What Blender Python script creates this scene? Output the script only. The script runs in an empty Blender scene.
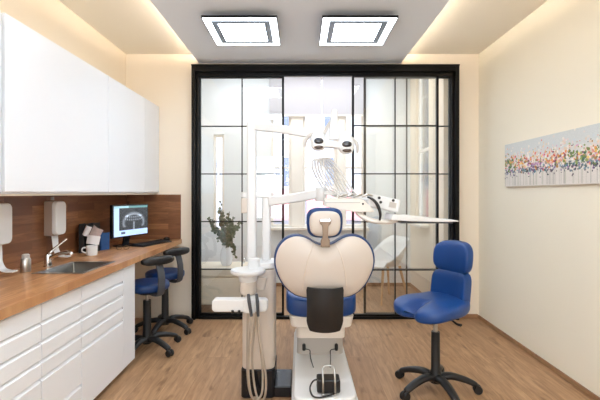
import bpy, bmesh, math, random
from mathutils import Vector, Matrix
random.seed(7)
PI = math.pi
scn = bpy.context.scene
COL = scn.collection
V = Vector

# ------------------------------------------------------------------ materials
def srgb(r, g, b):
    f = lambda c: (c/12.92 if c <= .04045 else ((c+.055)/1.055)**2.4)
    return (f(r/255), f(g/255), f(b/255), 1)

def new_mat(name):
    m = bpy.data.materials.new(name); m.use_nodes = True
    nt = m.node_tree; nt.nodes.clear()
    out = nt.nodes.new('ShaderNodeOutputMaterial')
    return m, nt, out

def mat(name, rgb, rough=.5, metal=0., var=.05, scale=6., coat=0., bump=0., bscale=60., spec=.5):
    m, nt, out = new_mat(name)
    p = nt.nodes.new('ShaderNodeBsdfPrincipled')
    tc = nt.nodes.new('ShaderNodeTexCoord')
    n = nt.nodes.new('ShaderNodeTexNoise'); n.inputs['Scale'].default_value = scale; n.inputs['Detail'].default_value = 3
    nt.links.new(tc.outputs['Object'], n.inputs['Vector'])
    mx = nt.nodes.new('ShaderNodeMix'); mx.data_type = 'RGBA'
    c = srgb(*rgb)
    mx.inputs[6].default_value = tuple(min(1, v*(1-var)) for v in c[:3])+(1,)
    mx.inputs[7].default_value = tuple(min(1, v*(1+var)) for v in c[:3])+(1,)
    nt.links.new(n.outputs['Fac'], mx.inputs[0])
    nt.links.new(mx.outputs[2], p.inputs['Base Color'])
    p.inputs['Roughness'].default_value = rough; p.inputs['Metallic'].default_value = metal
    p.inputs['Coat Weight'].default_value = coat; p.inputs['Coat Roughness'].default_value = .08
    p.inputs['Specular IOR Level'].default_value = spec
    if bump:
        n2 = nt.nodes.new('ShaderNodeTexNoise'); n2.inputs['Scale'].default_value = bscale; n2.inputs['Detail'].default_value = 4
        nt.links.new(tc.outputs['Object'], n2.inputs['Vector'])
        b = nt.nodes.new('ShaderNodeBump'); b.inputs['Strength'].default_value = bump; b.inputs['Distance'].default_value = .01
        nt.links.new(n2.outputs['Fac'], b.inputs['Height']); nt.links.new(b.outputs['Normal'], p.inputs['Normal'])
    nt.links.new(p.outputs[0], out.inputs[0])
    return m

def emis(name, rgb, strength, var=.02):
    m, nt, out = new_mat(name)
    e = nt.nodes.new('ShaderNodeEmission'); e.inputs[1].default_value = strength
    tc = nt.nodes.new('ShaderNodeTexCoord')
    n = nt.nodes.new('ShaderNodeTexNoise'); n.inputs['Scale'].default_value = 3
    nt.links.new(tc.outputs['Object'], n.inputs['Vector'])
    mx = nt.nodes.new('ShaderNodeMix'); mx.data_type = 'RGBA'
    c = srgb(*rgb)
    mx.inputs[6].default_value = tuple(v*(1-var) for v in c[:3])+(1,); mx.inputs[7].default_value = c
    nt.links.new(n.outputs['Fac'], mx.inputs[0]); nt.links.new(mx.outputs[2], e.inputs[0])
    nt.links.new(e.outputs[0], out.inputs[0])
    return m

def wood(name, ua, va, length, width, c1, c2, cg, rough=.45, gap=.0012, grain=9., knots=0., gapdark=.55, vary=.6):
    """planks running along axis ua, rows stepping along axis va (object space)"""
    m, nt, out = new_mat(name)
    L = nt.links.new; N = nt.nodes.new
    tc = N('ShaderNodeTexCoord'); sep = N('ShaderNodeSeparateXYZ'); L(tc.outputs['Object'], sep.inputs[0])
    com = N('ShaderNodeCombineXYZ'); L(sep.outputs[ua], com.inputs[0]); L(sep.outputs[va], com.inputs[1])
    br = N('ShaderNodeTexBrick'); L(com.outputs[0], br.inputs['Vector'])
    br.inputs['Scale'].default_value = 1; br.inputs['Brick Width'].default_value = length; br.inputs['Row Height'].default_value = width
    br.inputs['Mortar Size'].default_value = gap; br.inputs['Mortar Smooth'].default_value = .3; br.offset = .37; br.offset_frequency = 2
    br.inputs['Color1'].default_value = (0, 0, 0, 1); br.inputs['Color2'].default_value = (1, 1, 1, 1); br.inputs['Mortar'].default_value = (.5, .5, .5, 1)
    rnd = N('ShaderNodeSeparateColor'); L(br.outputs['Color'], rnd.inputs[0])
    # per-plank offset of the grain
    off = N('ShaderNodeMath'); off.operation = 'MULTIPLY'; off.inputs[1].default_value = 13.7; L(rnd.outputs[0], off.inputs[0])
    com2 = N('ShaderNodeCombineXYZ'); L(sep.outputs[ua], com2.inputs[0]); L(sep.outputs[va], com2.inputs[1]); L(off.outputs[0], com2.inputs[2])
    mp = N('ShaderNodeMapping'); mp.inputs['Scale'].default_value = (1.0, grain, 1); L(com2.outputs[0], mp.inputs['Vector'])
    n1 = N('ShaderNodeTexNoise'); n1.inputs['Scale'].default_value = 4; n1.inputs['Detail'].default_value = 6; n1.inputs['Roughness'].default_value = .62; n1.inputs['Distortion'].default_value = .6
    L(mp.outputs[0], n1.inputs['Vector'])
    rp = N('ShaderNodeValToRGB'); rp.color_ramp.elements[0].position = .32; rp.color_ramp.elements[1].position = .68
    rp.color_ramp.elements[0].color = srgb(*cg); rp.color_ramp.elements[1].color = srgb(*c1)
    L(n1.outputs['Fac'], rp.inputs[0])
    mx = N('ShaderNodeMix'); mx.data_type = 'RGBA'; mx.blend_type = 'MIX'
    sc = N('ShaderNodeMath'); sc.operation = 'MULTIPLY'; sc.inputs[1].default_value = vary; L(rnd.outputs[0], sc.inputs[0])
    L(sc.outputs[0], mx.inputs[0]); L(rp.outputs[0], mx.inputs[6]); mx.inputs[7].default_value = srgb(*c2)
    cur = mx.outputs[2]
    if knots:
        mp2 = N('ShaderNodeMapping'); mp2.inputs['Scale'].default_value = (2.2, 8, 1); L(com2.outputs[0], mp2.inputs['Vector'])
        n3 = N('ShaderNodeTexNoise'); n3.inputs['Scale'].default_value = 1.6; n3.inputs['Detail'].default_value = 3; L(mp2.outputs[0], n3.inputs['Vector'])
        r3 = N('ShaderNodeValToRGB'); r3.color_ramp.elements[0].position = .60; r3.color_ramp.elements[1].position = .74
        r3.color_ramp.elements[0].color = (0, 0, 0, 1); r3.color_ramp.elements[1].color = (knots, knots, knots, 1)
        L(n3.outputs['Fac'], r3.inputs[0])
        mk = N('ShaderNodeMix'); mk.data_type = 'RGBA'; L(r3.outputs[0], mk.inputs[0]); L(cur, mk.inputs[6]); mk.inputs[7].default_value = srgb(104, 70, 42)
        cur = mk.outputs[2]
    mg = N('ShaderNodeMix'); mg.data_type = 'RGBA'; mg.blend_type = 'MULTIPLY'
    mg.inputs[7].default_value = (gapdark, gapdark*.95, gapdark*.9, 1)
    L(br.outputs['Fac'], mg.inputs[0]); L(cur, mg.inputs[6])
    p = N('ShaderNodeBsdfPrincipled'); L(mg.outputs[2], p.inputs['Base Color']); p.inputs['Roughness'].default_value = rough
    L(p.outputs[0], out.inputs[0])
    return m

def glass(name, tint, refl, rough=0.0):
    m, nt, out = new_mat(name)
    t = nt.nodes.new('ShaderNodeBsdfTransparent'); t.inputs[0].default_value = tint
    g = nt.nodes.new('ShaderNodeBsdfGlossy'); g.inputs['Roughness'].default_value = rough
    lw = nt.nodes.new('ShaderNodeLayerWeight'); lw.inputs['Blend'].default_value = .25
    mr = nt.nodes.new('ShaderNodeMapRange'); mr.inputs['To Min'].default_value = refl; mr.inputs['To Max'].default_value = .9
    nt.links.new(lw.outputs['Fresnel'], mr.inputs['Value'])
    mr.inputs['From Min'].default_value = .06
    mx = nt.nodes.new('ShaderNodeMixShader')
    nt.links.new(mr.outputs[0], mx.inputs[0]); nt.links.new(t.outputs[0], mx.inputs[1]); nt.links.new(g.outputs[0], mx.inputs[2])
    nt.links.new(mx.outputs[0], out.inputs[0])
    return m

def attr_mat(name, rough=.6, emit=0., mult=1.):
    m, nt, out = new_mat(name)
    a = nt.nodes.new('ShaderNodeAttribute'); a.attribute_name = 'paint'
    p = nt.nodes.new('ShaderNodeBsdfPrincipled'); p.inputs['Roughness'].default_value = rough
    nt.links.new(a.outputs['Color'], p.inputs['Base Color'])
    if emit:
        nt.links.new(a.outputs['Color'], p.inputs['Emission Color']); p.inputs['Emission Strength'].default_value = emit
    nt.links.new(p.outputs[0], out.inputs[0])
    return m

M = {}
M['wall'] = mat('wall_paint', (243, 236, 218), .85, var=.012, scale=1.5, bump=.05, bscale=90)
M['wall_warm'] = mat('warm_wall_paint', (246, 233, 214), .85, var=.015, scale=1.5, bump=.05, bscale=90)
M['wall_next'] = mat('pale_wall_paint', (228, 232, 236), .85, var=.012, scale=1.5)
M['ceil'] = mat('ceiling_paint', (250, 243, 228), .9, var=.01, scale=1.5)
M['soffit'] = mat('soffit_paint', (236, 240, 245), .9, var=.01, scale=1.5)
M['white_lac'] = mat('white_lacquer', (241, 243, 247), .35, var=.01, scale=2, coat=.15)
M['floor'] = wood('oak_floor', 1, 0, 1.25, .19, (194, 156, 118), (160, 122, 88), (140, 104, 74), .5, .0016, 9., .8, .68)
M['counter'] = wood('oak_worktop', 1, 0, .55, .052, (226, 178, 128), (178, 122, 78), (166, 114, 74), .35, .0007, 9., .25, .75, .8)
M['splash_left'] = wood('walnut_splash_left', 1, 2, .42, .06, (176, 122, 82), (110, 68, 42), (120, 78, 50), .42, .0009, 8., .25, .7, .95)
M['splash_back'] = wood('walnut_splash_back', 0, 2, .42, .06, (176, 122, 82), (110, 68, 42), (120, 78, 50), .42, .0009, 8., .25, .7, .95)
M['wood_trim'] = wood('oak_trim', 1, 2, 2.0, .2, (170, 130, 94), (150, 112, 80), (140, 104, 74), .5)
M['wood_trim_x'] = wood('oak_trim_across', 0, 2, 2.0, .2, (170, 130, 94), (150, 112, 80), (140, 104, 74), .5)
M['black_frame'] = mat('black_lacquered_metal', (10, 9, 9), .3, var=.1, spec=.22)
M['glass'] = glass('partition_glass', (.97, .985, .98, 1), .15)
M['win_glass'] = glass('window_glass', (.98, .99, 1, 1), .05)
M['blue'] = mat('blue_leatherette', (6, 60, 126), .36, var=.06, scale=9, bump=.08, bscale=220)
M['navy'] = mat('navy_leatherette', (8, 52, 106), .42, var=.06, scale=9, bump=.08, bscale=220)
M['blackp'] = mat('black_plastic', (24, 24, 26), .42, var=.08)
M['dkgrey'] = mat('dark_grey_plastic', (66, 68, 74), .5, var=.06)
M['blackg'] = mat('black_gloss', (20, 22, 27), .22, var=.08)
M['whitep'] = mat('white_plastic', (226, 226, 226), .3, var=.01, coat=.2)
M['offw'] = mat('off_white_plastic', (236, 229, 220), .38, var=.015)
M['cream'] = mat('cream_shell', (206, 196, 187), .4, var=.015, coat=.1)
M['beigegrey'] = mat('warm_grey_plastic', (212, 200, 188), .42, var=.02)
M['taupe'] = mat('taupe_side_shade', (168, 148, 134), .45, var=.03)
M['greyp'] = mat('light_grey_plastic', (190, 184, 178), .35, var=.02)
M['dsteel'] = mat('sink_steel', (128, 126, 122), .3, 1, var=.08, scale=30)
M['chrome'] = mat('chrome', (215, 215, 215), .12, 1, var=.02)
M['steel'] = mat('brushed_steel', (190, 188, 184), .28, 1, var=.05, scale=40)
M['nickel'] = mat('warm_nickel', (132, 112, 94), .35, .6, var=.05)
M['hose'] = mat('beige_hose', (176, 163, 148), .5, var=.04)
M['hosew'] = mat('pale_grey_hose', (216, 214, 212), .45, var=.02)
M['lens'] = mat('dark_lens', (28, 32, 42), .08, var=.05, coat=.5)
M['lens2'] = mat('brown_lens', (92, 78, 70), .15, var=.05)
M['lampface'] = emis('lamp_diffuser', (226, 241, 255), 20.0)
M['lamprim'] = emis('lamp_glow_rim', (244, 250, 255), 5)
M['lampline'] = mat('lamp_inner_frame', (140, 156, 174), .4)
M['led'] = emis('warm_led', (255, 236, 212), 50.0)
M['blind'] = mat('blind_fabric', (186, 184, 190), .9, var=.02, scale=30)
M['paint'] = attr_mat('canvas_paint', .65)
M['screen'] = attr_mat('monitor_screen', .25, .75)
M['leaf'] = mat('eucalyptus_leaf', (46, 80, 54), .5, var=.25, scale=14)
M['stem'] = mat('plant_stem', (96, 92, 62), .6, var=.1)
M['vase'] = mat('pale_vase', (232, 238, 246), .2, var=.02, coat=.3)
M['bench'] = mat('cream_upholstery', (232, 222, 204), .85, var=.03, scale=20)
M['pine'] = wood('light_beech', 2, 0, 2., .2, (212, 172, 124), (200, 156, 108), (190, 146, 100), .5)
M['paper'] = mat('paper', (236, 230, 228), .7, var=.04)
M['paper_pink'] = mat('printed_paper', (196, 176, 170), .6, var=.25, scale=40)
M['bluebox'] = mat('blue_card', (30, 74, 128), .5, var=.06)
M['facade'] = mat('pale_facade', (168, 170, 180), .9, var=.03, scale=.6)
M['pinkband'] = mat('pink_awning', (222, 140, 144), .8, var=.06, scale=.8)
M['facadewin'] = mat('facade_window', (104, 112, 136), .25, var=.15, scale=1.2)
M['pavement'] = mat('grey_paving', (190, 188, 184), .9, var=.05)

# ------------------------------------------------------------------ mesh building
def spline(pts, n):
    pts = [V(p) for p in pts]
    if len(pts) < 3: return [pts[0].lerp(pts[1], i/n) for i in range(n+1)]
    P = [pts[0]*2-pts[1]]+pts+[pts[-1]*2-pts[-2]]
    out = []; S = len(pts)-1
    for i in range(n+1):
        t = i/n*S; k = min(int(t), S-1); t -= k
        a, b, c, d = P[k:k+4]
        out.append(.5*((2*b)+(c-a)*t+(2*a-5*b+4*c-d)*t*t+(3*b-a-3*c+d)*t**3))
    return out

class MB:
    def __init__(s): s.bm = bmesh.new()
    def box(s, lo, hi, M4=None):
        r = bmesh.ops.create_cube(s.bm, size=1)['verts']
        lo, hi = V(lo), V(hi)
        for v in r:
            v.co = V((lo[i]+(v.co[i]+.5)*(hi[i]-lo[i]) for i in range(3)))
            if M4: v.co = M4 @ v.co
        return s
    def ring_faces(s, rings, closed=True, caps=True):
        bv = [[s.bm.verts.new(p) for p in r] for r in rings]
        n = len(bv[0])
        for a, b in zip(bv, bv[1:]):
            for i in range(n if closed else n-1):
                j = (i+1) % n
                try: s.bm.faces.new((a[i], a[j], b[j], b[i]))
                except ValueError: pass
        if caps:
            for r in (bv[0][::-1], bv[-1]):
                try: s.bm.faces.new(r)
                except ValueError: pass
        return s
    def tube(s, pts, r, n=10, smooth=0, closed=False, flat=None):
        """round tube through pts; r is a number or one radius per pt; flat = (sx, sy) squash"""
        P = spline(pts, smooth) if smooth else [V(p) for p in pts]
        m = len(P)
        if isinstance(r, (int, float)): R = [r]*m
        elif len(r) == m: R = list(r)
        else: R = [r[min(int(i/(m-1)*(len(r)-1)), len(r)-2)]*(1-((i/(m-1)*(len(r)-1)) - min(int(i/(m-1)*(len(r)-1)), len(r)-2))) + r[min(int(i/(m-1)*(len(r)-1)), len(r)-2)+1]*((i/(m-1)*(len(r)-1)) - min(int(i/(m-1)*(len(r)-1)), len(r)-2)) for i in range(m)]
        T = [(P[min(i+1, m-1)]-P[max(i-1, 0)]).normalized() for i in range(m)]
        u = T[0].orthogonal().normalized()
        if flat: 
            up = V((0, 0, 1)); u = T[0].cross(up)
            u = u.normalized() if u.length > 1e-4 else V((1, 0, 0))
        rings = []
        for i in range(m):
            u = (u-T[i]*u.dot(T[i])).normalized(); w = T[i].cross(u)
            fx, fy = flat or (1, 1)
            rings.append([P[i]+(u*math.cos(2*PI*k/n)*fx+w*math.sin(2*PI*k/n)*fy)*R[i] for k in range(n)])
        if closed: rings.append(rings[0])
        return s.ring_faces(rings, caps=not closed)
    def bar(s, pts, w, h):
        """rectangular bar through pts, w across (horizontal), h tall"""
        P = [V(p) for p in pts]; m = len(P); rings = []
        for i in range(m):
            t = (P[min(i+1, m-1)]-P[max(i-1, 0)]).normalized()
            u = t.cross(V((0, 0, 1)))
            u = u.normalized() if u.length > 1e-4 else V((1, 0, 0))
            q = u.cross(t).normalized()
            rings.append([P[i]+u*a*w/2+q*b*h/2 for a, b in ((-1, -1), (1, -1), (1, 1), (-1, 1))])
        return s.ring_faces(rings)
    def lathe(s, prof, c=(0, 0, 0), n=32, axis=None):
        """prof [(r, z)...] about z through c, or about a given axis"""
        Q = Matrix.Identity(3)
        if axis is not None: Q = V((0, 0, 1)).rotation_difference(V(axis).normalized()).to_matrix()
        return s.ring_faces([[V(c)+Q @ V((r*math.cos(2*PI*k/n), r*math.sin(2*PI*k/n), z)) for k in range(n)] for r, z in prof])
    def prism(s, poly, f0, f1):
        """poly of 2-D points mapped by f0 / f1 to two 3-D outlines"""
        return s.ring_faces([[V(f0(*p)) for p in poly], [V(f1(*p)) for p in poly]])
    def sup(s, size, e1=.35, e2=.35, nu=40, nv=20, fn=None, M4=None):
        """superellipsoid, half sizes; fn bends each point"""
        f = lambda c, e: math.copysign(abs(c)**e, c)
        rings = []
        for j in range(nv+1):
            a = -PI/2+PI*j/nv; a = max(-PI/2+1e-3, min(PI/2-1e-3, a))
            ring = []
            for i in range(nu):
                b = 2*PI*i/nu
                p = V((size[0]*f(math.cos(a), e1)*f(math.cos(b), e2), size[1]*f(math.cos(a), e1)*f(math.sin(b), e2), size[2]*f(math.sin(a), e1)))
                if fn: p = V(fn(p))
                if M4: p = M4 @ p
                ring.append(p)
            rings.append(ring)
        return s.ring_faces(rings)
    def build(s, name, m, parent=None, bevel=0., seg=2, ang=40, loc=None, rot=None, sub=0):
        bmesh.ops.recalc_face_normals(s.bm, faces=s.bm.faces[:])
        me = bpy.data.meshes.new(name)
        if loc is not None or rot is not None: pass
        s.bm.to_mesh(me); s.bm.free()
        for p in me.polygons: p.use_smooth = True
        me.set_sharp_from_angle(angle=math.radians(ang))
        me.materials.append(m)
        o = bpy.data.objects.new(name, me); COL.objects.link(o)
        if parent is not None: o.parent = parent
        if loc is not None: o.location = loc
        if rot is not None: o.rotation_euler = rot
        if bevel:
            b = o.modifiers.new('bevel', 'BEVEL'); b.width = bevel; b.segments = seg; b.limit_method = 'ANGLE'; b.angle_limit = math.radians(35); b.harden_normals = True
        if sub:
            b = o.modifiers.new('sub', 'SUBSURF'); b.levels = sub; b.render_levels = sub
        return o

def tag(o, label, cat, group=None, kind=None):
    if label: o['label'] = label
    if cat: o['category'] = cat
    if group: o['group'] = group
    if kind: o['kind'] = kind
    return o
def thing(name, label, cat, loc=(0, 0, 0), rz=0, group=None):
    o = bpy.data.objects.new(name, None); COL.objects.link(o); o.location = loc; o.rotation_euler = (0, 0, rz)
    o.empty_display_size = .1
    return tag(o, label, cat, group)
def struct(name, mb, m, bevel=0., label=None):
    o = mb.build(name, m, None, bevel); o['kind'] = 'structure'
    return o
def kids(o): return [c for c in bpy.data.objects if c.parent is o]
def dup(o, label=None, loc=None, rz=None, parent=None):
    c = o.copy(); COL.objects.link(c)
    if parent is not None: c.parent = parent
    if label: c['label'] = label
    if loc is not None: c.location = loc
    if rz is not None: c.rotation_euler = (0, 0, rz)
    for k in kids(o): dup(k, parent=c)
    return c
def box(lo, hi): return MB().box(lo, hi)
def rrect(w, h, r, n=6):
    pts = []
    for cx, cy, a0 in ((w/2-r, h/2-r, 0), (-w/2+r, h/2-r, 90), (-w/2+r, -h/2+r, 180), (w/2-r, -h/2+r, 270)):
        for k in range(n+1):
            a = math.radians(a0+90*k/n); pts.append((cx+r*math.cos(a), cy+r*math.sin(a)))
    return pts
def colour_grid(nx, ny, place, colour):
    """a sheet of nx x ny cells; place(u, v) -> point, colour(u, v) -> sRGB 0..255"""
    bm = bmesh.new(); lay = bm.loops.layers.float_color.new('paint')
    vs = [[bm.verts.new(place(i/nx, j/ny)) for i in range(nx+1)] for j in range(ny+1)]
    for j in range(ny):
        for i in range(nx):
            f = bm.faces.new((vs[j][i], vs[j][i+1], vs[j+1][i+1], vs[j+1][i]))
            c = srgb(*colour(i, j))
            for l in f.loops: l[lay] = c
    r = MB(); r.bm.free(); r.bm = bm
    return r

# ------------------------------------------------------------------ the room
XL, XR, YB, YR = -1.88, 1.93, 4.32, -1.6      # left wall, right wall, back (glass) wall, wall behind the camera
HC = 2.85                                      # ceiling
HS = 2.75                                      # underside of the dropped panel
FY = 5.8                                       # far wall of the next room
FXL, FXR, FH = -1.75, 1.6, 3.1
struct('floor', box((XL-.1, YR-.1, -.1), (XR+.1, FY+.1, 0)), M['floor'])
struct('wall_left', box((XL-.12, YR, 0), (XL, YB, HC)), M['wall_warm'])
struct('wall_right', box((XR, YR, 0), (XR+.12, YB, HC)), M['wall'])
# back wall around the partition opening
PX0, PX1, PZ = -1.155, 1.695, 2.705
b = MB(); b.box((XL-.12, YB, 0), (PX0, YB+.14, FH)); b.box((PX1, YB, 0), (XR+.12, YB+.14, FH)); b.box((PX0, YB, PZ), (PX1, YB+.14, FH))
struct('wall_back', b, M['wall_warm'])
# wall behind the camera, with one wide window opening
b = MB(); b.box((XL-.12, YR-.14, 0), (-1.2, YR, HC)); b.box((1.2, YR-.14, 0), (XR+.12, YR, HC)); b.box((-1.2, YR-.14, 2.3), (1.2, YR, HC)); b.box((-1.2, YR-.14, 0), (1.2, YR, .7))
struct('wall_rear', b, M['wall'])
struct('ceiling', box((XL-.12, YR-.14, HC), (XR+.12, YB+.0, HC+.1)), M['ceil'])
struct('trim_1', box((-1.09, YR, HS), (1.09, YB-.001, HS+.035)), M['soffit'])   # dropped ceiling panel
for x, nm in ((-1.0, 'left'), (1.0, 'right')):
    o = box((x-.012, YR+.05, HS+.036), (x+.012, YB-.03, HS+.05)).build('light_strip', M['led'])
    tag(o, 'warm cove light strip hidden above the %s edge of the dropped ceiling' % nm, 'light', 'cove light strips')
b = box((-.96, YR, HS+.035), (.96, YB-.002, HC)); struct('trim_2', b, M['soffit'])
struct('baseboard_right', box((XR-.013, YR, 0), (XR, YB, .036)), M['wood_trim'], .003)
b = box((PX1+.004, YB-.013, 0), (XR-.013, YB, .045)); struct('baseboard_back', b, M['wood_trim_x'], .003)

# ---- next room, beyond the glass
WX0, WX1, WZ0, WZ1 = -.42, .93, .86, 3.04      # window opening in the far wall
NX0, NX1, NZ0, NZ1 = -1.26, -1.10, .8, 2.2     # narrow window
b = MB(); y0, y1 = FY, FY+.16
b.box((FXL-.1, y0, 0), (NX0, y1, FH)); b.box((NX0, y0, 0), (NX1, y1, NZ0)); b.box((NX0, y0, NZ1), (NX1, y1, FH))
b.box((NX1, y0, 0), (WX0, y1, FH)); b.box((WX0, y0, 0), (WX1, y1, WZ0)); b.box((WX0, y0, WZ1), (WX1, y1, FH)); b.box((WX1, y0, 0), (FXR+.1, y1, FH))
struct('wall_far', b, M['wall_next'])
struct('wall_far_left', box((FXL-.1, YB+.14, 0), (FXL, FY, FH)), M['wall_next'])
SY0, SY1, SZ0, SZ1 = 4.98, 5.55, .95, 3.0      # window in the right wall of the next room
b = MB(); x0, x1 = FXR, FXR+.14
b.box((x0, YB+.14, 0), (x1, SY0, FH)); b.box((x0, SY1, 0), (x1, FY, FH)); b.box((x0, SY0, 0), (x1, SY1, SZ0)); b.box((x0, SY0, SZ1), (x1, SY1, FH))
struct('wall_far_right', b, M['wall_warm'])
struct('ceiling_far', box((FXL-.1, YB+.14, FH), (FXR+.14, FY+.16, FH+.1)), M['wall_next'])
struct('baseboard_far', box((FXL, FY-.013, 0), (FXR, FY, .05)), M['wood_trim_x'], .003)
struct('baseboard_far_right', box((FXR-.013, YB+.15, 0), (FXR, FY-.014, .05)), M['wood_trim'], .003)
def far_window(name, x0, x1, z0, z1, muntins):
    w = thing(name, None, None, (0, 0, 0)); w['kind'] = 'structure'
    t = .035; y = FY+.03
    f = MB(); f.box((x0, y, z0), (x0+t, y+.05, z1)); f.box((x1-t, y, z0), (x1, y+.05, z1)); f.box((x0+t, y, z0), (x1-t, y+.05, z0+t)); f.box((x0+t, y, z1-t), (x1-t, y+.05, z1))
    for z in muntins: f.box((x0+t, y+.008, z-.014), (x1-t, y+.042, z+.014))
    f.build('window_frame', M['offw'], w, .004)
    box((x0+t, y+.02, z0+t), (x1-t, y+.026, z1-t)).build('window_glass', M['win_glass'], w)
    return w
far_window('window_3', WX0, -.13, WZ0, WZ1, (1.72,))
far_window('window_4', .04, .53, WZ0, WZ1, (1.72,))
far_window('window_5', .64, WX1, WZ0, WZ1, (1.72,))
far_window('window_6', NX0, NX1, NZ0, NZ1, ())
b = MB(); b.box((-.13, FY-.02, WZ0), (.04, FY+.12, WZ1)); b.box((.53, FY-.02, WZ0), (.64, FY+.12, WZ1)); struct('trim_3', b, M['offw'], .006)
struct('trim_4', box((WX0-.06, FY-.13, WZ0-.04), (WX1+.06, FY, WZ0)), M['offw'], .006)
w = thing('window_7', None, None); w['kind'] = 'structure'
f = MB(); t = .05; x = FXR+.04
f.box((x, SY0, SZ0), (x+.05, SY0+t, SZ1)); f.box((x, SY1-t, SZ0), (x+.05, SY1, SZ1)); f.box((x, SY0+t, SZ0), (x+.05, SY1-t, SZ0+t)); f.box((x, SY0+t, SZ1-t), (x+.05, SY1-t, SZ1)); f.box((x, SY0+t, 1.9), (x+.05, SY1-t, 1.94))
f.build('window_frame', M['offw'], w, .004)
box((x+.02, SY0+t, SZ0+t), (x+.026, SY1-t, SZ1-t)).build('window_glass', M['win_glass'], w)
struct('trim_5', box((FXR-.12, SY0-.05, SZ0-.035), (FXR, SY1+.05, SZ0)), M['offw'], .006)
# two roller blinds on the far window
for x0, x1, wh in ((-.44, .305, 'left'), (.325, .95, 'right')):
    r = thing('roller_blind', 'pale grey roller blind half lowered over the %s half of the far window' % wh, 'blind', ((x0+x1)/2, FY-.05, 3.03), 0, 'roller blinds on the far window')
    hw = (x1-x0)/2
    box((-hw, -.003, -.56), (hw, .0, 0)).build('blind_fabric', M['blind'], r)
    box((-hw, -.009, -.58), (hw, .006, -.555)).build('bottom_rail', M['offw'], r, .003)
    MB().tube([(-hw, 0, .012), (hw, 0, .012)], .028, 14).build('roller', M['offw'], r)
# ---- street beyond the window
o = box((-14, FY+.5, -3.6), (16, 24, -3.5)).build('ground_outside', M['pavement']); o['kind'] = 'structure'
bd = thing('street_building', 'pale street building with pink awnings seen through the far window', 'building', (1.5, 18, -3.5))
box((-11, 0, 0), (11, 5, 13)).build('wall', M['facade'], bd)
for x0, x1 in ((-4.2, -1.7), (-1.2, 2.2), (2.8, 5.6)):
    b = MB(); b.prism([(-.9, 3.9), (-.9, 3.7), (0, 4.7), (0, 5.0)], lambda y, z: (x0, y, z), lambda y, z: (x1, y, z)); b.build('awning', M['pinkband'], bd)
for k in range(9):
    for z0 in (5.15, 7.8, 10.4):
        x = -8+k*1.9
        f = MB(); f.box((x-.08, -.06, z0-.08), (x+.98, -.0, z0+1.38)); fr = f.build('window_frame', M['offw'], bd)
        box((x, -.07, z0), (x+.9, -.03, z0+1.3)).build('pane', M['facadewin'], fr)

# ------------------------------------------------------------------ glazed partition
gy = YB+.0
f = MB(); a, d0, d1 = .072, 4.25, 4.36
f.box((PX0, d0, 0), (PX0+a-.03, d1, PZ)); f.box((PX0+a-.03, d0+.035, 0), (PX0+a, d1-.002, PZ-.06))
f.box((PX1-a+.03, d0, 0), (PX1, d1, PZ)); f.box((PX1-a, d0+.035, 0), (PX1-a+.03, d1-.002, PZ-.06))
f.box((PX0+a-.03, d0, PZ-.062), (PX1-a+.03, d1, PZ)); f.box((PX0+a-.03, d0+.035, PZ-.10), (PX1-a+.03, d1-.03, PZ-.062))
f.box((PX0-.0, d0-.012, PZ-.006), (PX1+.0, d1, PZ+.012))
f.box((PX0+a, d0+.02, 0), (PX1-a, d1-.03, .028))
struct('trim_6', f, M['black_frame'], .004)
HZ = (.524, 1.04, 1.556, 2.073)
def panel(name, x0, x1, y, st0=.024, st1=.024):
    w = thing(name, None, None); w['kind'] = 'structure'
    z0, z1 = .028, PZ-.10
    f = MB(); f.box((x0, y-.018, z0), (x0+st0, y+.018, z1)); f.box((x1-st1, y-.018, z0), (x1, y+.018, z1))
    f.box((x0+st0, y-.018, z0), (x1-st1, y+.018, z0+.024)); f.box((x0+st0, y-.018, z1-.012), (x1-st1, y+.018, z1))
    f.build('door_frame' if 'door' in name else 'window_frame', M['black_frame'], w, .002)
    xm = (x0+x1)/2
    f = MB(); f.box((xm-.0055, y-.012, z0+.02), (xm+.0055, y+.012, z1-.01))
    for z in HZ: f.box((x0+st0, y-.0115, z-.0055), (x1-st1, y+.0115, z+.0055))
    f.build('glazing_bars', M['black_frame'], w)
    g = MB(); vs = [g.bm.verts.new(p) for p in ((x0+st0, y, z0+.02), (x1-st1, y, z0+.02), (x1-st1, y, z1-.01), (x0+st0, y, z1-.01))]; g.bm.faces.new(vs)
    g.build('window_pane', M['glass'], w)
    return w
panel('window_1', PX0+a, -.172, gy+.018, .010, .024)
panel('window_2', .690, PX1-a, gy+.018, .024, .010)
panel('door_1', .556, 1.485, gy-.024)

# ------------------------------------------------------------------ ceiling lamps
lamp = thing('ceiling_lamp', 'square glowing ceiling lamp, left of the two before the glass wall', 'lamp', (-.465, 3.335, HS), 0, 'square lamps under the dropped ceiling')
h = .29
box((-.17, -.17, -.0455), (.17, .17, 0)).build('mount', M['dkgrey'], lamp, .003)
box((-h, -h, -.058), (h, h, -.046)).build('housing', M['blackg'], lamp, .002)
def sq_ring(a, b_, z0, z1):
    r = MB(); r.box((-a, -a, z0), (a, -b_, z1)); r.box((-a, b_, z0), (a, a, z1)); r.box((-a, -b_, z0), (-b_, b_, z1)); r.box((b_, -b_, z0), (a, b_, z1)); return r
sq_ring(h, h-.006, -.064, -.058).build('rim', M['blackg'], lamp)
sq_ring(h-.006, .228, -.063, -.0582).build('glow_border', M['lamprim'], lamp)
sq_ring(.228, .182, -.0655, -.0582).build('inner_frame', M['lampline'], lamp)
box((-.182, -.182, -.0655), (.182, .182, -.0582)).build('diffuser', M['lampface'], lamp)
dup(lamp, 'square glowing ceiling lamp, right of the two before the glass wall', (.46, 3.335, HS))
dup(lamp, 'square ceiling lamp reflected in the left glass, lower of the two reflections', (-.465, 1.65, HS))
dup(lamp, 'square ceiling lamp overhead near the camera, second from the glass wall on the right', (.46, 1.65, HS))

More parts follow.
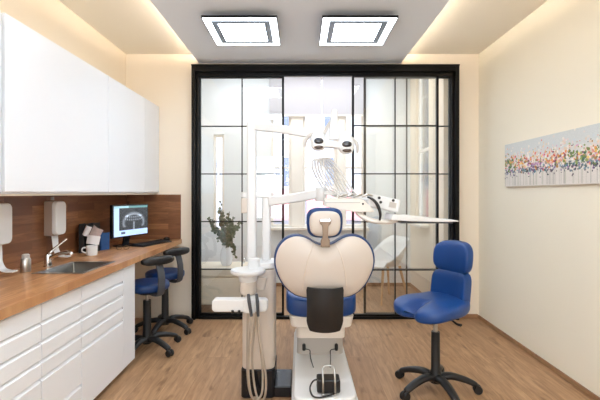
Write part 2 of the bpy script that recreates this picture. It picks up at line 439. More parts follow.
# ------------------------------------------------------------------ upper cabinets
UX = -1.52
def upper(y0, y1, label):
    c = thing('wall_cabinet', label, 'cabinet', (XL, y0, 1.345), 0, 'white handleless wall cabinets')
    w = y1-y0; d = UX-XL; hh = 2.28-1.345
    box((0.001, .0, .0), (d-.02, w, hh)).build('carcass', M['white_lac'], c, .002)
    box((d-.019, .002, .012), (d, w-.002, hh)).build('door', M['white_lac'], c, .002)
    return c
upper(1.25, 2.035, 'white wall cabinet nearest the camera, cut off by the photo edge')
upper(2.06, 3.17, 'white wide wall cabinet above the sink and soap dispensers')
upper(3.172, 3.90, 'white wall cabinet above the black binders and monitor')
upper(3.902, YB-.004, 'white narrow wall cabinet in the corner by the glass wall')
o = box((XL+.001, 1.25, 1.334), (UX-.025, YB-.02, 1.3445)).build('under_cabinet_board', M['bench'], None, .001); tag(o, 'cream board along the underside of the wall cabinets', 'board')
# ------------------------------------------------------------------ splashbacks, worktop
CT = .852; CB = .807; CX = -1.275
o = box((XL+.001, 1.3, CT+.001), (XL+.016, YB-.017, 1.333)).build('splashback', M['splash_left']); tag(o, 'dark wood block splashback on the wall behind the sink', 'splashback')
o = box((XL+.001, YB-.016, CT+.001), (CX-.01, YB-.001, 1.3335)).build('splashback', M['splash_back']); tag(o, 'short dark wood splashback across the end of the desk', 'splashback')
SX0, SX1, SY_0, SY_1 = -1.64, -1.345, 2.47, 2.88     # sink cut-out
b = MB(); b.box((XL+.001, 1.3, CB), (SX0, YB-.001, CT)); b.box((SX1, 1.3, CB), (CX, YB-.001, CT)); b.box((SX0, 1.3, CB), (SX1, SY_0, CT)); b.box((SX0, SY_1, CB), (SX1, YB-.001, CT))
o = b.build('worktop', M['counter'], None); tag(o, 'long oak block worktop running from the sink to the desk end', 'worktop')
# ------------------------------------------------------------------ base cabinets
FX = -1.30
def front(parent, name, y0, y1, z0, z1, grip=True):
    """a front panel; its top edge is cut back as a finger grip"""
    g = .016 if grip else .002
    prof = [(-.022, z0), (0, z0), (0, z1-.014) if grip else (0, z1-.002), (-g, z1), (-.022, z1)]
    b = MB(); b.prism(prof, lambda x, z: (x, y0+.0025, z), lambda x, z: (x, y1-.0025, z))
    return b.build(name, M['white_lac'], parent, .0015)
def base_cab(y0, y1, zs, kinds, label, end=0.):
    c = thing('base_cabinet', label, 'cabinet', (FX, y0, 0), 0, 'white handleless base cabinets')
    w = y1-y0
    box((XL+.01-FX, 0.001, .06), (-.024, w-.001, .66 if end else CB-.002)).build('carcass', M['white_lac'], c)
    for (z0, z1), k in zip(zip(zs, zs[1:]), kinds):
        front(c, k, 0, w-end, z1+.004, z0-.004)
    if end:
        box((-.0235, w-end+.0005, .05), (0, w, CB-.004)).build('side_panel', M['white_lac'], c, .002)
    return c
ZS = [CB, .700, .603, .508, .417]
base_cab(1.645, 2.013, ZS+[.213, .045], ['drawer']*6, 'white drawer cabinet at the near end of the worktop')
base_cab(2.015, 2.383, ZS+[.213, .045], ['drawer']*6, 'white narrow drawer cabinet in the middle under the sink edge')
c3 = base_cab(2.385, 3.15, ZS+[.045], ['drawer']*4+['door'], 'white base cabinet with tall door beside the desk stools', end=.205)
for yy in (.70, .08):
    k = MB(); k.lathe([(.0, -.012), (.026, -.012), (.028, -.006), (.028, .006), (.026, .012), (0, .012)], (-.06, yy, .028), 18, (0, 1, 0))
    k.box((-.072, yy-.017, .026), (-.048, yy+.017, .0605)); k.build('caster', M['blackp'], c3, .002)

# ------------------------------------------------------------------ sink, tap, soap bottle
s = thing('sink', 'stainless steel inset sink in the oak worktop', 'sink', (SX0, SY_0, CT))
w, l = SX1-SX0, SY_1-SY_0
b = MB(); r = .012
b.box((-r, -r, .0005), (w+r, 0.012, .004)); b.box((-r, l-.012, .0005), (w+r, l+r, .004)); b.box((-r, .012, .0005), (.012, l-.012, .004)); b.box((w-.012, .012, .0005), (w+r, l-.012, .004))
b.build('rim', M['steel'], s, .001)
b = MB(); t = .012; dz = -.16
def rr(x0, x1, y0, y1, z): return [(x0, y0, z), (x1, y0, z), (x1, y1, z), (x0, y1, z)]
b.ring_faces([rr(t, w-t, t, l-t, .003), rr(t+.006, w-t-.006, t+.006, l-t-.006, -.01), rr(t+.02, w-t-.02, t+.02, l-t-.02, dz), rr(t+.05, w-t-.05, t+.05, l-t-.05, dz-.004)], caps=False)
vs = [b.bm.verts.new(p) for p in rr(t+.05, w-t-.05, t+.05, l-t-.05, dz-.004)]; b.bm.faces.new(vs)
b.build('basin', M['dsteel'], s, .01)
MB().lathe([(0, 0), (.03, 0), (.032, .004), (0, .006)], (w/2, l/2, dz-.003), 20).build('drain', M['chrome'], s)
tp = thing('tap', 'chrome mixer tap with a raised lever behind the sink', 'tap', (-1.70, 2.70, CT))
MB().lathe([(.0, 0), (.028, 0), (.028, .006), (.023, .01), (.022, .07), (.020, .085), (0, .09)], n=24).build('tap_body', M['chrome'], tp)
MB().tube([(0, 0, .05), (.06, -.01, .082), (.13, -.02, .10), (.165, -.026, .098), (.172, -.027, .085)], [.014, .013, .012, .012, .013], 14, 20).build('spout', M['chrome'], tp)
MB().tube([(0, 0, .085), (.012, .02, .105), (.05, .06, .15), (.075, .085, .178)], [.016, .012, .008, .009], 12, 16, flat=(1, .7)).build('lever', M['chrome'], tp)
sb = thing('soap_bottle', 'squat steel soap bottle with a grey top beside the sink', 'bottle', (-1.735, 2.53, CT))
MB().lathe([(0, 0), (.027, 0), (.029, .006), (.029, .078), (.024, .088), (0, .088)], n=24).build('bottle_body', M['steel'], sb)
MB().lathe([(0, .088), (.022, .088), (.022, .106), (.016, .113), (0, .114)], n=20).build('cap', M['greyp'], sb)
# ------------------------------------------------------------------ wall soap dispensers with elbow levers
def dispenser(y, label, full=True):
    d = thing('soap_dispenser', label, 'dispenser', (XL+.016, y, 1.035), 0, 'white wall dispensers over the worktop')
    box((0.0005, -.06, .0), (.066, .06, .255)).build('back_plate', M['taupe'], d, .008)  # side of the dispenser, its shade put into the brownish colour
    b = MB(); b.prism(rrect(.13, .25, .035), lambda x, z: (.062, x, z+.13), lambda x, z: (.096, x*.96, z*.98+.13)); b.build('cover', M['whitep'], d, .008, 3)
    MB().tube([(.03, 0, .262), (.03, 0, .285)], [.012, .01], 12).build('knob', M['greyp'], d)
    # lever: a strap that drops from the pump and kicks out over the worktop
    b = MB(); P = spline([(.045, 0, .02), (.05, 0, -.05), (.055, 0, -.10), (.075, 0, -.138), (.105, 0, -.152), (.155, 0, -.155)], 22)
    rings = []
    for i, p in enumerate(P):
        t = (P[min(i+1, 22)]-P[max(i-1, 0)]).normalized(); q = t.cross(V((0, 1, 0)))
        ww = .024+.012*(1-i/22)
        rings.append([p+V((0, a*ww, 0))+q*c*.004 for a, c in ((-1, -1), (1, -1), (1, 1), (-1, 1))])
    b.ring_faces(rings); b.build('lever', M['whitep'], d, .002)
    return d
dispenser(2.965, 'white wall dispenser with a long lever above the tap')
dispenser(2.40, 'white wall dispenser partly out of frame near the front of the worktop')
# ------------------------------------------------------------------ desk things
def binder(loc, rz, w, hh, d, m, label, name='binder'):
    t = thing(name, label, 'binder', loc, rz)
    b = MB(); b.box((-w/2, 0, 0), (-w/2+.004, d, hh)); b.box((w/2-.004, 0, 0), (w/2, d, hh)); b.box((-w/2, -.003, 0), (w/2, .001, hh)); b.build('cover', m, t, .001)
    box((-w/2+.005, .006, .006), (w/2-.005, d-.004, hh-.012)).build('pages', M['paper'], t)
    return t
binder((-1.808, 3.31, CT), math.radians(8), .042, .24, .13, M['blackp'], 'black upright binder nearest the sink on the desk')
binder((-1.742, 3.32, CT), math.radians(4), .05, .245, .13, M['blackp'], 'black binder behind the fanned leaflets')
binder((-1.755, 3.475, CT), math.radians(-20), .075, .15, .09, M['bluebox'], 'blue low binder between the leaflets and the monitor')
def leaflet(loc, rot, w, hh, m, label):
    b = MB(); n = 8
    rings = [[(-w/2+w*i/n, -.02*math.sin(PI*i/n), 0), (-w/2+w*i/n, -.02*math.sin(PI*i/n), hh), (-w/2+w*i/n, -.02*math.sin(PI*i/n)+.002, hh), (-w/2+w*i/n, -.02*math.sin(PI*i/n)+.002, 0)] for i in range(n+1)]
    b.ring_faces(rings); o = b.build('leaflet', m, None, loc=loc, rot=rot); tag(o, label, 'leaflet', 'leaflets in front of the binders'); return o
leaflet((-1.70, 3.285, CT+.125), (0, math.radians(28), 0), .085, .10, M['paper_pink'], 'printed pinkish leaflet fanned out at the top of the stack')
leaflet((-1.685, 3.245, CT+.082), (math.radians(-12), math.radians(8), .1), .10, .07, M['paper'], 'white leaflet standing above the mug')
leaflet((-1.765, 3.285, CT+.15), (0, math.radians(24), 0), .05, .085, M['paper'], 'narrow white leaflet leaning on the black binder')
mg = thing('mug', 'white mug with its handle toward the sink', 'mug', (-1.665, 3.20, CT))
MB().lathe([(0, 0), (.036, 0), (.04, .004), (.042, .078), (.038, .078), (.036, .008), (0, .008)], n=28).build('cup', M['whitep'], mg)
MB().tube([(-.038, -.008, .062), (-.064, -.016, .06), (-.068, -.018, .035), (-.038, -.008, .018)], .006, 8, 16).build('handle', M['whitep'], mg)
gl = thing('eyeglasses', 'pair of eyeglasses folded on the desk below the monitor', 'glasses', (-1.55, 3.50, CT), .5)
for sx in (-.028, .028):
    MB().tube([(sx+.022*math.cos(a*PI/8), 0, .020+.017*math.sin(a*PI/8)) for a in range(17)], .0025, 6).build('lens_rim', M['nickel'], gl)
MB().tube([(-.006, 0, .024), (0, -.002, .028), (.006, 0, .024)], .002, 6, 6).build('bridge', M['nickel'], gl)
for sx in (-1, 1): MB().tube([(sx*.05, 0, .024), (sx*.052, .03, .012), (sx*.04, .09, .003)], .002, 6, 8).build('temple', M['nickel'], gl)
# monitor
mo = thing('monitor', 'black desktop monitor showing a dental x-ray', 'monitor', (-1.585, 3.76, CT), math.radians(70))
W2, H2 = .225, .30
box((-.10, -.01, 0), (.10, .13, .012)).build('stand_base', M['blackg'], mo, .004)
b = MB(); b.bar([(0, .07, .012), (0, .055, .10), (0, .035, .22)], .07, .022); b.build('stand_neck', M['blackg'], mo, .004)
box((-W2, 0, .09), (W2, .035, .09+H2)).build('casing', M['blackg'], mo, .004)
NXS, NYS = 110, 72
def scr(i, j):
    u, v = (i+.5)/NXS, (j+.5)/NYS
    if v > .93: return (96, 140, 144) if u > .42 else (150, 190, 200)
    if v < .20 or u < .15:
        if .20 < u < .32 and .07 < v < .14: return (70, 84, 100)
        return (176, 202, 236)
    x, y = (u-.57)/.40, (v-.56)/.36
    n = random.random()*44
    val = 34+n
    arch = abs(math.hypot(x*1.0, (y+.35)*.85)-.75)       # jaw outline
    if y > -.75: val += 70*math.exp(-(arch/.10)**2)
    teeth = y-.28*x*x-.02
    if abs(x) < .62 and abs(teeth) < .26: val += 85*(.5+.5*math.cos(x*40))*math.exp(-((abs(teeth)-.13)/.09)**2)+8
    if abs(x) < .55: val += 60*math.exp(-((y-.42+.25*abs(x))/.07)**2)
    if abs(x) < .07 and y < -.3: val += 70
    val = min(225, val)
    return (val*.92, val*.98, val*1.06 if val*1.06 < 255 else 255)
colour_grid(NXS, NYS, lambda u, v: (-W2+.012+u*(2*W2-.024), -.0015, .102+v*(H2-.024)), scr).build('screen', M['screen'], mo)
kb = thing('keyboard', 'black keyboard on the desk in front of the monitor', 'keyboard', (-1.44, 3.90, CT), math.radians(72))
b = MB(); b.prism([(-.07, 0), (.07, 0), (.07, .020), (-.07, .010)], lambda y, z: (-.215, y, z), lambda y, z: (.215, y, z)); b.build('keyboard_case', M['blackg'], kb, .003)
b = MB()
for r_ in range(5):
    for c_ in range(17):
        x = -.20+c_*.0242; y = -.055+r_*.0245; z = .0108+(y+.07)/.14*.010
        b.box((x, y, z-.001), (x+.020, y+.020, z+.005))
b.build('keys', M['blackp'], kb, .001, 1)
mm = thing('computer_mouse', 'black mouse at the far end of the desk', 'mouse', (-1.395, 4.19, CT), .3)
MB().sup((.033, .055, .019), .8, .8, 24, 14, M4=Matrix.Translation((0, 0, .019))).build('shell', M['blackg'], mm)
MB().lathe([(0, -.004), (.007, -.004), (.007, .004), (0, .004)], (0, -.03, .034), 12, (1, 0, 0)).build('scroll_wheel', M['dkgrey'], mm)

# ------------------------------------------------------------------ five-star stool bases
def star_base(t, R, a0, pole_top, m, pole_r=.032, cover_top=None, hub=.095):
    for k in range(5):
        a = a0+k*2*PI/5; c, s_ = math.cos(a), math.sin(a)
        P = [(c*.015, s_*.015, hub-.004), (c*R*.35, s_*R*.35, hub+.014), (c*R*.7, s_*R*.7, hub-.004), (c*R*.95, s_*R*.95, .066), (c*R, s_*R, .055)]
        lg = MB().tube(P, [.038, .034, .030, .027, .024], 12, 18, flat=(.95, .7)).build('leg', m, t)
        cs = MB(); tx, ty = -s_, c
        for q in (-1, 1):
            cs.lathe([(0, -.009), (.024, -.011), (.029, -.005), (.029, .005), (.024, .011), (0, .011)], (c*(R+.012)+tx*q*.014, s_*(R+.012)+ty*q*.015, .029), 16, (tx, ty, 0))
        cs.tube([(c*R, s_*R, .064), (c*(R+.006), s_*(R+.006), .03)], .014, 10)
        cs.build('caster', M['blackp'], lg)
    MB().lathe([(0, .06), (.036, .06), (.042, .075), (.040, hub+.03), (pole_r, hub+.05), (pole_r*.94, cover_top), (0, cover_top)], n=24).build('gas_lift_cover', m, t)
    MB().tube([(0, 0, cover_top-.01), (0, 0, pole_top)], .014, 14).build('gas_lift', M['steel'], t)

# saddle stool at right
st = thing('saddle_stool', 'blue saddle stool with split seat and two-piece backrest by the bare wall', 'stool', (.925, 2.73, 0), math.radians(-62))
star_base(st, .262, math.radians(64+62), .52, M['blackp'], .030, .405)
def seat_fn(p):
    x, y, z = p                      # front is -y
    fr = max(0, (-y-.02)/.2)
    z += -.045*math.exp(-(x/.035)**2)*min(1, max(0, (-y+.05)/.2)) if z > 0 else 0
    z += -.03*fr*fr + .025*max(0, (y-.05)/.15)**2
    y += .055*math.exp(-(x/.045)**2)*fr
    x *= 1+.06*math.exp(-((y+.12)/.12)**2) - .10*max(0, y/.2)
    z += .018*(abs(x)/.2)**2*0
    return (x, y, z)
M4 = Matrix.Translation((0, -.03, .585))
b = MB(); b.sup((.215, .225, .052), .55, .62, 64, 24, seat_fn, M4); b.build('seat', M['blue'], st)
MB().lathe([(0, .505), (.07, .505), (.11, .525), (.12, .54), (0, .54)], (0, 0, 0), 24).build('seat_plate', M['blackp'], st)
MB().tube([(.05, .03, .518), (.10, .04, .505), (.135, .05, .488), (.165, .055, .486)], [.006, .006, .012, .014], 10, 14, flat=(1, .6)).build('height_lever', M['blackp'], st)
def bend(k, lean=0.):
    def f(p):
        x, y, z = p
        return (x, y - k*x*x*1.0 + lean*z, z)
    return f
b = MB(); b.sup((.150, .046, .135), .42, .35, 48, 24, bend(1.5, .12), Matrix.Translation((0, .172, .675))); b.build('lower_backrest', M['blue'], st)
def up_fn(p):
    x, y, z = p
    x *= 1-.10*max(0, z/.1)**2*.6
    return bend(1.5, .10)(V((x, y, z)))
b = MB(); b.sup((.154, .046, .112), .62, .46, 48, 24, up_fn, Matrix.Translation((0, .196, .902))); b.build('upper_backrest', M['blue'], st)
MB().bar([(0, .16, .52), (0, .235, .56), (0, .262, .70), (0,   .262, .88)], .07, .012).build('back_bracket', M['blackp'], st, .003)
b = MB(); b.tube([(-.1, .18, .77), (-.1, .183, .84)], .006, 8); b.tube([(.1, .18, .77), (.1, .183, .84)], .006, 8); b.build('height_pins', M['blackp'], st)

# two assistant stools at the desk
a1 = thing('assistant_stool', 'blue round stool with arm pad half hidden by the base cabinet end', 'stool', (-1.315, 3.44, 0), math.radians(-40), 'assistant stools at the desk')
star_base(a1, .265, math.radians(10), .50, M['blackp'], .034, .43)
MB().sup((.185, .185, .042), .5, 1., 48, 18, None, Matrix.Translation((0, 0, .555))).build('seat', M['navy'], a1)
MB().lathe([(0, .485), (.06, .485), (.10, .505), (.11, .515), (0, .515)], n=24).build('seat_plate', M['blackp'], a1)
P = spline([(.05, 0, .505), (.17, .0, .50), (.222, 0, .54), (.226, 0, .66), (.20, 0, .74), (.18, 0, .768)], 26)
b = MB(); rings = []
for i, p in enumerate(P):
    t = (P[min(i+1, 26)]-P[max(i-1, 0)]).normalized(); q = t.cross(V((0, 1, 0))).normalized()
    rings.append([p+V((0, c*.03, 0))+q*d*.010 for c, d in ((-1, -.6), (-.6, -1), (.6, -1), (1, -.6), (1, .6), (.6, 1), (-.6, 1), (-1, .6))])
b.ring_faces(rings); b.build('arm_strut', M['dkgrey'], a1)
def arm_fn(p):
    x, y, z = p
    return (x - 1.1*y*y, y, z + .2*abs(y)*0)
b = MB(); b.sup((.036, .145, .036), .7, .5, 40, 16, arm_fn, Matrix.Translation((.195, 0, .79))); b.build('arm_pad', M['blackp'], a1)
a2 = dup(a1, 'blue round stool with arm pad in the corner by the glass wall', (-1.325, 3.93, .0), math.radians(-34))

# ------------------------------------------------------------------ dental chair
ch = thing('dental_chair', 'cream and blue dental chair seen from behind the backrest', 'chair', (.143, 2.6, 0))
# base slab on the floor
b = MB(); b.prism(rrect(.385, 1.25, .07), lambda x, y: (x, y+.25, 0.003), lambda x, y: (x, y+.25, .17))
b.prism(rrect(.365, 1.23, .07), lambda x, y: (x, y+.25, .168), lambda x, y: (x, y+.25, .2))
b.build('base', M['whitep'], ch, .014, 3)
b = MB(); b.prism(rrect(.335, .40, .05), lambda x, y: (x, y+.45, .19), lambda x, y: (x*.98, y+.45, .345)); b.build('column', M['greyp'], ch, .01, 3)
b = MB(); b.prism(rrect(.335, .62, .03), lambda x, y: (x, y+.47, .345), lambda x, y: (x*1.02, y+.47, .455)); b.prism(rrect(.43, .62, .05), lambda x, y: (x*.94, y+.36, .457), lambda x, y: (x*1.02, y+.36, .532)); b.build('seat_support', M['offw'], ch, .008, 3)
for sx in (-1, 1):
    MB().lathe([(0, 0), (.010, 0), (.012, .006), (.012, .04), (.008, .046), (0, .046)], (sx*.115, .235, .235), 14).build('latch', M['blackp'], ch)
    MB().tube([(sx*.115, .237, .245), (sx*.075, .232, .238), (sx*.072, .225, .21), (sx*.066, .14, .2045), (sx*.055, .03, .2045)], .003, 8, 24).build('cable', M['blackp'], ch)
# seat and leg rest
def seat2(p):
    x, y, z = p
    z += .03*(abs(x)/.23)**3 if z > 0 else -.02*(1-(abs(x)/.23)**2)
    return (x, y, z)
b = MB(); b.sup((.24, .31, .066), .38, .3, 56, 22, seat2, Matrix.Translation((0, .33, .598))); b.build('seat', M['blue'], ch)
b = MB(); b.sup((.20, .42, .05), .4, .35, 48, 18, lambda p: (p[0]*(1-.25*max(0, p[1]/.42)), p[1], p[2]-.10*(p[1]+.42)), Matrix.Translation((0, 1.0, .60))); b.build('leg_rest', M['blue'], ch)
# backrest: heart-shaped outline, half of it, (x, z) from the bottom centre round to the notch
K = .0060
half = [(0, 297), (10, 297), (22, 296), (30.5, 293), (38, 287), (43, 280), (46.6, 272.5), (48.8, 265), (49.4, 258), (48.2, 250.5), (45.5, 244), (41.5, 239), (37, 235.6), (31.5, 233.6), (26, 233.2), (20.5, 234.4), (15, 237), (10, 240.2), (5, 242.2), (0, 242.8)]
hp = spline([(x*K, 0, 1.35-(y-193)*K) for x, y in half], 56)
outl = [(p.x, p.z) for p in hp]+[(-p.x, p.z) for p in hp[-2:0:-1]]
ZC = .885; TILT = math.radians(6)
YBK = -.25                                       # plane of the back, local y
def place(x, z, y):                              # lean the top toward the camera
    zz = z-.74
    return (x, YBK+y-math.sin(TILT)*zz, .74+zz*math.cos(TILT)+0*y)
def sheet(sc, ys, edge_y, front=True):
    pass
def shell(scale, bulge, rim, y0, pw, ridge=0.):
    """rings from rim to centre; y0 = plane, bulge toward the camera (negative y)"""
    b = MB(); rings = []
    n = 16
    rings.append([place((x)*scale, ZC+(z-ZC)*scale, y0+rim) for x, z in outl])
    for k in range(n+1):
        r = 1-k/n*.985
        ring = []
        for x, z in outl:
            X, Z = x*scale*r, ZC+(z-ZC)*scale*r
            yy = y0-bulge*(1-r**pw)
            if ridge:
                e = .085+.03*(Z-.75)
                yy -= ridge/(1+math.exp((abs(X)-e)/.004))*min(1, (1-r)*6)
            ring.append(place(X, Z, yy))
        rings.append(ring)
    b.ring_faces(rings); return b
shell(1.0, .0, .055, .05, 2).bm.free()
# upholstery: thicker, slightly larger, in front of the shell (further from the camera)
b = MB(); rings = []
for sc_, yy in ((.90, .125), (.97, .115), (1.0, .09), (1.008, .055), (1.0, .022), (.985, .012), (.93, .010)):
    rings.append([place(x*sc_, ZC+(z-ZC)*sc_, yy) for x, z in outl])
b.ring_faces(rings); b.build('back_cushion', M['navy'], ch, ang=60)
sb_ = shell(.962, .05, .03, .008, 3.2)
from mathutils.bvhtree import BVHTree
tree = BVHTree.FromBMesh(sb_.bm)
shl = sb_.build('back_shell', M['cream'], ch, ang=60)
for sx in (-1, 1):
    P = []
    for x, z in [(p.x, p.y) for p in spline([(.062, 1.055, 0), (.088, 1.0, 0), (.108, .93, 0), (.120, .86, 0), (.128, .79, 0)], 24)]:
        hit = tree.ray_cast(V((sx*x, -2, z)), V((0, 1, 0)))[0]
        if hit is not None: P.append(hit)
    MB().tube(P, .0035, 8).build('shell_seam', M['beigegrey'], shl)
# black plate at the foot of the back
b = MB(); rings = []
for k in range(15):
    z = .815-.255*k/14; w = .108-.004*math.sin(PI*k/14)
    if k == 0: w -= .006
    if k > 11: w -= .004*(k-11)**1.5
    yb = -.105+.0*k
    rings.append([(x, YBK+yb+.05*(abs(x)/.11)**2.5+.06*max(0, (k-3)/11)**2*.6-(.012 if s_ else 0), z-.006*(1-(x/.11)**2)*(1 if k > 12 else 0)) for s_, x in [(0, -w+2*w*i/12) for i in range(13)]+[(1, w-2*w*i/12) for i in range(13)]])
b.ring_faces(rings); b.build('back_plate', M['blackp'], ch, .003)
# link between seat support and backrest, behind the black plate
b = MB(); b.bar([(0, .06, .50), (0, -.16, .56), (0, -.235, .72), (0, -.235, .86)], .17, .035); b.build('back_hinge', M['offw'], ch, .006)
# headrest
def hr_fn(p):
    x, y, z = p
    return (x*(1-.06*max(0, -z/.08)), y+.5*x*x, z)
HZc = 1.178
b = MB(); b.sup((.106, .045, .088), .55, .6, 48, 20, hr_fn, Matrix.Translation((0, YBK-.02, HZc))); b.build('headrest_cushion', M['navy'], ch)
b = MB(); b.sup((.09, .032, .073), .6, .55, 44, 18, hr_fn, Matrix.Translation((0, YBK-.05, HZc-.004))); b.build('headrest_shell', M['cream'], ch)
b = MB()
b.prism([(-.034, 1.196), (.034, 1.196), (.030, 1.176), (.017, 1.163), (.015, 1.10), (.026, 1.082), (.026, 1.045), (-.026, 1.045), (-.026, 1.082), (-.015, 1.10), (-.017, 1.163), (-.030, 1.176)], lambda x, z: (x, YBK-.095, z), lambda x, z: (x, YBK-.075, z))
b.build('headrest_bracket', M['nickel'], ch, .004)
b = MB(); b.box((-.03, YBK-.10, 1.185), (.03, YBK-.07, 1.203)); b.build('headrest_clamp', M['chrome'], ch, .004)

# foot control lying on the chair base
fc = thing('foot_control', 'black foot control with a wire hoop lying on the chair base', 'foot control', (.165, 2.30, .2))
box((-.068, -.02, .006), (.066, .07, .082)).build('pedal_box', M['blackp'], fc, .010, 3)
b = MB(); b.tube([(-.034, -.032, .003), (-.034, -.028, .08), (-.034, .02, .125), (-.028, .03, .137), (-.015, .033, .143), (.015, .033, .143), (.028, .03, .137), (.034, .02, .125), (.034, -.028, .08), (.034, -.032, .003)], .0055, 10, 60)
b.build('wire_hoop', M['steel'], fc)
b = MB(); b.tube([(-.04, .0, .078), (-.085, -.0, .072), (-.108, -.02, .04), (-.095, -.05, .010), (-.06, -.065, .007), (-.01, -.05, .009), (.04, -.03, .014)], .005, 8, 40); b.build('cord', M['blackp'], fc)
for sx in (-.034, .034): box((sx-.009, -.04, .0005), (sx+.009, -.022, .012)).build('foot', M['steel'], fc, .002)

# ------------------------------------------------------------------ cuspidor unit
du = thing('spittoon_unit', 'beige spittoon column with hanging suction hoses left of the dental chair', 'dental unit', (-.277, 2.76, 0))
b = MB(); b.prism(rrect(.225, .27, .03), lambda x, y: (x, y, .002), lambda x, y: (x, y, .187)); b.build('plinth', M['blackg'], du, .006, 3)
b = MB(); b.box((.105, -.125, .002), (.222, .14, .075)); b.build('floor_plate', M['blackg'], du, .008, 3)
b = MB(); b.prism(rrect(.215, .26, .05), lambda x, y: (x, y, .188), lambda x, y: (x, y, .84)); b.build('column', M['beigegrey'], du, .006, 3)
b = MB(); b.prism(rrect(.12, .22, .04), lambda x, y: (x+.05, y, .845), lambda x, y: (x*.98+.05, y*.98, .885)); b.build('column_cap', M['whitep'], du, .008, 3)
bx_, by_ = -.055, -.20
MB().lathe([(0, .785), (.05, .785), (.056, .79), (.062, .822), (.095, .831), (.109, .842), (.112, .856), (.109, .862), (.102, .859), (.085, .848), (.04, .836), (0, .833)], (bx_, by_, 0), 40).build('spittoon_bowl', M['whitep'], du)
b = MB(); b.lathe([(0, .705), (.045, .705), (.052, .715), (.052, .786), (0, .786)], (bx_, by_, 0), 30); b.build('bowl_neck', M['beigegrey'], du)
b = MB(); b.prism(rrect(.09, .12, .025), lambda x, y: (x+.0, y-.10, .715), lambda x, y: (x+.02, y-.10, .80)); b.build('bowl_arm', M['beigegrey'], du, .006)
b = MB(); b.prism(rrect(.075, .06, .015), lambda x, y: (x-.03, y-.09, .84), lambda x, y: (x-.03, y-.09, .915)); b.build('cup_filler', M['whitep'], du, .006, 3)
MB().tube([(-.075, -.115, .905), (-.085, -.15, .925), (-.085, -.19, .90)], .006, 10, 14).build('rinse_spout', M['chrome'], du)
# holder bar with its hooks
hb = MB(); poly = rrect(.345, .078, .025)
hb.prism(poly, lambda x, z: (x-.095, -.30, z+.655), lambda x, z: (x-.095, -.23, z+.655)); hb.build('tool_holder', M['whitep'], du, .010, 3)
b = MB(); b.box((-.07, -.31, .61), (-.0, -.14, .70)); b.build('holder_arm', M['whitep'], du, .008)
for xs in (-.135, -.095):
    MB().tube([(xs, -.318, .612), (xs, -.318, .634)], .008, 10).build('hook_slot', M['blackp'], du)
for i, (xt, xb, yo) in enumerate(((-.032, -.018, 0), (.018, .022, .004))):
    MB().tube([(xt-.006, -.325, .735), (xt, -.33, .69), (xb, -.325, .60)], [.008, .011, .009], 12, 12).build('suction_handpiece', M['dkgrey'], du)
def hose(pts, r=.0072): MB().tube(pts, r, 10, 60).build('suction_hose', M['hose'], du)
hose([(-.018, -.325, .60), (-.03, -.315, .45), (-.042, -.29, .25), (-.03, -.255, .09), (.0, -.215, .035), (.035, -.20, .08), (.035, -.195, .25), (.012, -.20, .45), (-.005, -.19, .60)])
hose([(.022, -.322, .60), (.03, -.315, .45), (.062, -.285, .25), (.06, -.25, .09), (.03, -.215, .028), (-.005, -.20, .07), (-.028, -.195, .25), (-.02, -.20, .45), (.0, -.19, .60)])
hose([(-.045, -.30, .61), (-.05, -.28, .40), (-.052, -.24, .18), (-.035, -.20, .05), (-.01, -.175, .03)], .0065)

# ------------------------------------------------------------------ operating light on its pole
ol = thing('operating_light', 'white two-eyed operating light on a tall square pole and arm', 'lamp', (-.335, 2.78, .886))
b = MB(); b.prism(rrect(.064, .064, .014), lambda x, y: (x, y, .0), lambda x, y: (x, y, .90)); b.build('pole', M['whitep'], ol, .003)
b = MB(); b.prism(rrect(.066, .066, .016), lambda x, y: (x, y, .84), lambda x, y: (x, y, .955)); b.build('elbow', M['whitep'], ol, .006)
HX, HY, HZ_ = .522, -.26, .778                      # head centre relative to the pole foot
b = MB(); b.bar([(.02, -.005, .925), (.2, -.10, .893), (HX-.08, HY+.02, .835)], .05, .054); b.build('arm', M['whitep'], ol, .008, 3)
# yoke: an upright tapered plate above the two eyes and a grey plate put in for the shading at its left
b = MB(); b.prism([(-.008, .02), (.058, .02), (.052, .16), (.046, .215), (.014, .215), (.0, .12)], lambda x, z: (HX+x, HY-.015, HZ_+z), lambda x, z: (HX+x, HY+.035, HZ_+z)); b.build('yoke', M['whitep'], ol, .010, 3)
b = MB(); b.prism([(-.06, .035), (-.035, .035), (.0, .10), (.002, .15), (-.04, .085)], lambda x, z: (HX+x, HY+.005, HZ_+z), lambda x, z: (HX+x, HY+.03, HZ_+z)); b.build('yoke_shading', M['greyp'], ol, .004)
ax = V((0, -.80, -.60)).normalized()
for i, (px, pz) in enumerate(((-.072, .012), (.102, -.008))):
    c = V((HX+px, HY, HZ_+pz))
    b = MB()
    def pod(p):
        x, y, z = p
        k = max(0, (y)/.05)
        return (x*(1-.35*min(1, max(0, z/.07))), y+.35*z, z)
    b.sup((.052, .054, .072), .75, .8, 32, 20, pod, Matrix.Translation(c+V((0, .0, .01))))
    head = b.build('light_pod', M['whitep'], ol)
    MB().sup((.030, .011, .021), 1., 1., 28, 14, None, Matrix.Translation(c+V((0, -.058, -.006)))).build('lens', M['lens'], head)
    MB().sup((.028, .014, .013), 1., 1., 28, 14, None, Matrix.Translation(c+V((0, -.054, -.043)))).build('lower_lens', M['lens2'], head)
b = MB(); b.bar([(HX-.05, HY-.02, HZ_-.008), (HX+.015, HY-.02, HZ_-.014), (HX+.08, HY-.02, HZ_-.022)], .05, .04); b.build('crossbar', M['whitep'], ol, .012, 3)
for pts in ([(-.085, .0, .055), (-.125, -.01, .045), (-.152, -.02, .012), (-.158, -.02, -.028)], [(.125, .0, .03), (.155, -.01, .015), (.172, -.02, -.02), (.172, -.02, -.065)]):
    MB().tube([(HX+x, HY+y, HZ_+z) for x, y, z in pts], [.013, .011, .010, .007], 12, 18, flat=(.6, 1.1)).build('handle', M['greyp'], ol)

